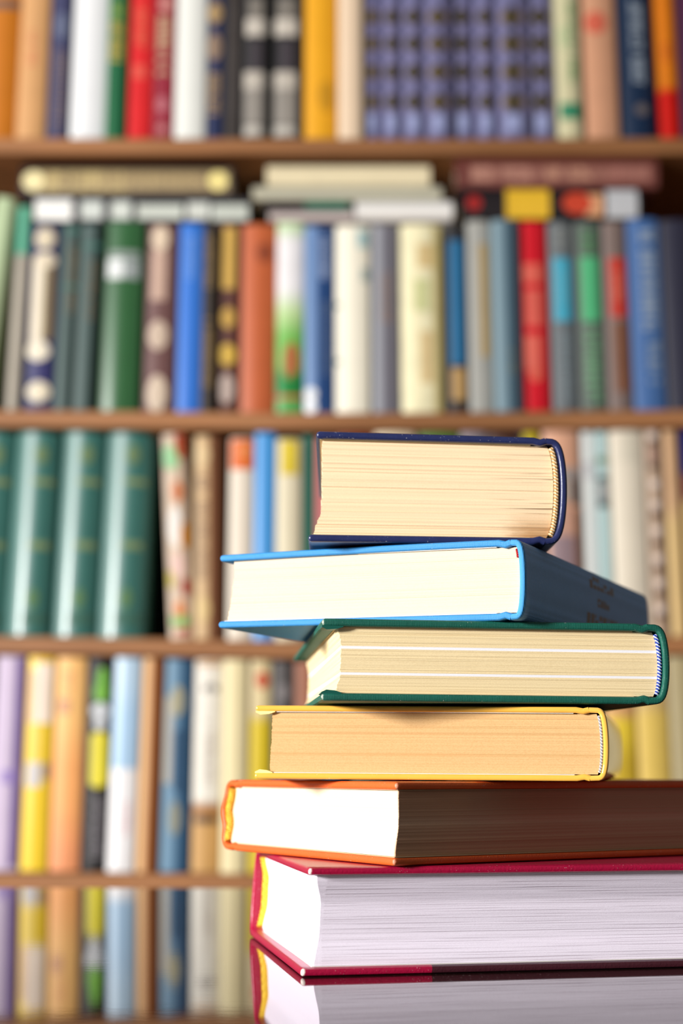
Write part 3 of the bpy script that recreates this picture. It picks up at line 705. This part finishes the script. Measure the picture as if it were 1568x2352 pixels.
B(3, 1346, 1384, 978, 1464, (240, 246, 244), 'glossy white book with a pale aqua sheen on the third shelf', [('b', 1060, 1100, (222, 224, 226), .1, .9)], rough=.25, nz=.04)
B(3, 1386, 1416, 982, 1464, (188, 216, 216), 'pale aqua book with dark bands on the third shelf', [('b', 1048, 1066, (140, 166, 146), .05, .9), ('b', 1092, 1108, (96, 104, 104), .05, .9), ('b', 1112, 1145, (160, 160, 160), .05, .9), ('b', 1148, 1166, (84, 90, 92), .05, .9)])
B(3, 1418, 1498, 980, 1462, (234, 224, 204), 'broad cream-grey book on the third shelf, right of the pale aqua one', [('b', 1000, 1060, (224, 216, 196), .3, .8)], nz=.1)
dd = [('o', y, .3, (236, 218, 206), .5, 1.) for y in (1000, 1112, 1160, 1220, 1285, 1340, 1400)] + [('b', y, y + 14, (110, 84, 70), .16, .8) for y in (1010, 1064, 1175, 1240, 1300, 1356, 1410)] + [('b', 1028, 1060, (176, 140, 124), .2, .8)]
B(3, 1501, 1537, 982, 1462, (190, 164, 140), 'brown and cream patterned book near the right end of the third shelf', dd)
B(3, 1546, 1576, 982, 1462, (214, 176, 122), 'tan book near the right end of the third shelf', stops=[(230, 196, 134), (1180, (214, 172, 130), .02)])
B(3, 1578, 1630, 984, 1460, (40, 40, 110), 'navy and tan book at the right end of the third shelf', stops=[(216, 180, 120), (1150, (140, 80, 70), .01), (1090, (40, 40, 110), .004)])
# ---- row 4
B(4, -30, 38, 1502, 1996, (202, 186, 212), 'lavender book with a purple edge at the left end of the lowest shelf', [('t', 1760, 1800, (160, 140, 200), .3, .9), ('b', 1506, 1990, (118, 94, 164), .72, .98)], lean=.003)
B(4, 42, 106, 1504, 2004, (246, 210, 56), 'bright yellow book with white and silver parts on the lowest shelf',
  [('b', 1506, 1520, (250, 200, 60), .1, .9), ('b', 1522, 1662, (250, 232, 214), .32, .94), ('b', 1540, 1662, (232, 190, 160), .1, .3), ('b', 1752, 1808, (206, 202, 202), .1, .66), ('b', 1752, 1790, (180, 150, 120), .7, .95), ('b', 1668, 1750, (246, 214, 92), .2, .6)], rough=.35, nz=.05, lean=.003)
B(4, 109, 180, 1504, 2004, (242, 184, 112), 'peach-orange book on the lowest shelf', [('b', 1605, 1640, (206, 150, 110), .1, .5), ('t', 1540, 1600, (236, 170, 110), .25, .6)],
  stops=[(240, 158, 108), (1900, (250, 176, 108), .04), (1700, (250, 196, 122), .04)], lean=.003, nz=.08)
B(4, 184, 241, 1510, 1998, (34, 32, 34), 'black book with green, white and yellow shapes on the lowest shelf',
  [('o', 1590, .3, (120, 184, 66), .56, 1.5), ('o', 1560, .2, (120, 190, 70), .58, 2.5), ('o', 1632, .4, (206, 210, 214), .56, .8), ('o', 1660, .26, (206, 210, 214), .56, 1.3), ('b', 1690, 1800, (232, 218, 60), .2, .9), ('o', 1692, .34, (232, 218, 60), .55, .6), ('o', 1798, .34, (232, 218, 60), .55, .6), ('t', 1830, 1970, (128, 124, 130), .38, .74)], lean=.003)
B(4, 244, 307, 1503, 2006, (244, 244, 246), 'light blue and white book on the lowest shelf', [('t', 1840, 1920, (240, 212, 214), .5, .8)], stops=[(244, 244, 246), (1766, (174, 208, 238), .003), (1600, (186, 214, 236), .03)], rough=.35, nz=.05, lean=.005)
B(4, 312, 356, 1504, 2004, (226, 178, 122), 'tan and brown book on the lowest shelf, left of the blue one with gold', right=((150, 88, 44), .5), lean=.0045)
B(4, 360, 430, 1503, 2002, (104, 142, 170), 'blue book with gold ornaments on the lowest shelf', [('o', 1610, .22, (168, 164, 136), .52, 2.4), ('b', 1680, 1810, (50, 84, 116), .45, .9), ('o', 1690, .22, (50, 84, 116), .68), ('o', 1806, .22, (50, 84, 116), .68), ('o', 1880, .2, (150, 152, 136), .52, 2.8), ('b', 1600, 1800, (170, 166, 156), .1, .36)], right=((54, 92, 126), .62), lean=.003)
B(4, 436, 502, 1503, 2004, (238, 234, 222), 'cream book with a golden-brown lower part on the lowest shelf',
  [('b', 1505, 1530, (216, 172, 120), .1, .9), ('t', 1568, 1590, (130, 124, 118), .3, .85), ('t', 1640, 1800, (206, 196, 182), .4, .75), ('b', 1874, 1892, (96, 70, 50), .1, .9)],
  stops=[(206, 160, 96), (1870, (170, 116, 64), .006), (1845, (238, 234, 222), .006)], lean=.002)
B(4, 505, 562, 1504, 2004, (238, 224, 176), 'pale yellow book on the lowest shelf, right of the cream and brown one', nz=.08)
B(4, 564, 618, 1504, 2004, (232, 212, 160), 'pale book with a red mark and yellow lower half on the lowest shelf', [('o', 1562, .28, (206, 92, 60), .6, 1.4)], stops=[(222, 196, 42), (1648, (226, 208, 160), .01)])
B(4, 621, 672, 1512, 1998, (82, 78, 78), 'dark grey book on the lowest shelf, just left of the stack', [('o', 1590, .25, (130, 124, 124), .5, 1.6)])
hid = [(674, 742, (150, 90, 60), 'brown'), (744, 806, (60, 90, 120), 'steel blue'), (808, 884, (220, 205, 170), 'cream'), (886, 948, (150, 40, 40), 'red'), (950, 1030, (70, 100, 80), 'green'), (1032, 1100, (210, 180, 120), 'straw-coloured'), (1102, 1170, (60, 60, 90), 'dark blue'), (1172, 1250, (190, 120, 80), 'orange-brown'), (1252, 1318, (200, 200, 196), 'pale grey'), (1320, 1402, (120, 80, 60), 'dark brown')]
for a, b, c, cn in hid: B(4, a, b, 1508, 2006, c, 'plain %s cloth book on the lowest shelf, behind the front stack' % cn, group='books on the lowest shelf hidden behind the stack')
B(4, 1405, 1475, 1506, 2006, (230, 200, 60), 'yellow book with a peach top on the lowest shelf, right behind the yellow hardback', stops=[(214, 182, 54), (1720, (244, 214, 66), .02), (1648, (226, 172, 120), .008)])
B(4, 1480, 1556, 1506, 2004, (228, 196, 96), 'golden book on the lowest shelf near the right edge of the picture', stops=[(230, 198, 100), (1632, (216, 184, 120), .01)])
B(4, 1558, 1620, 1508, 2004, (182, 168, 128), 'grey-olive book at the right edge of the lowest shelf')
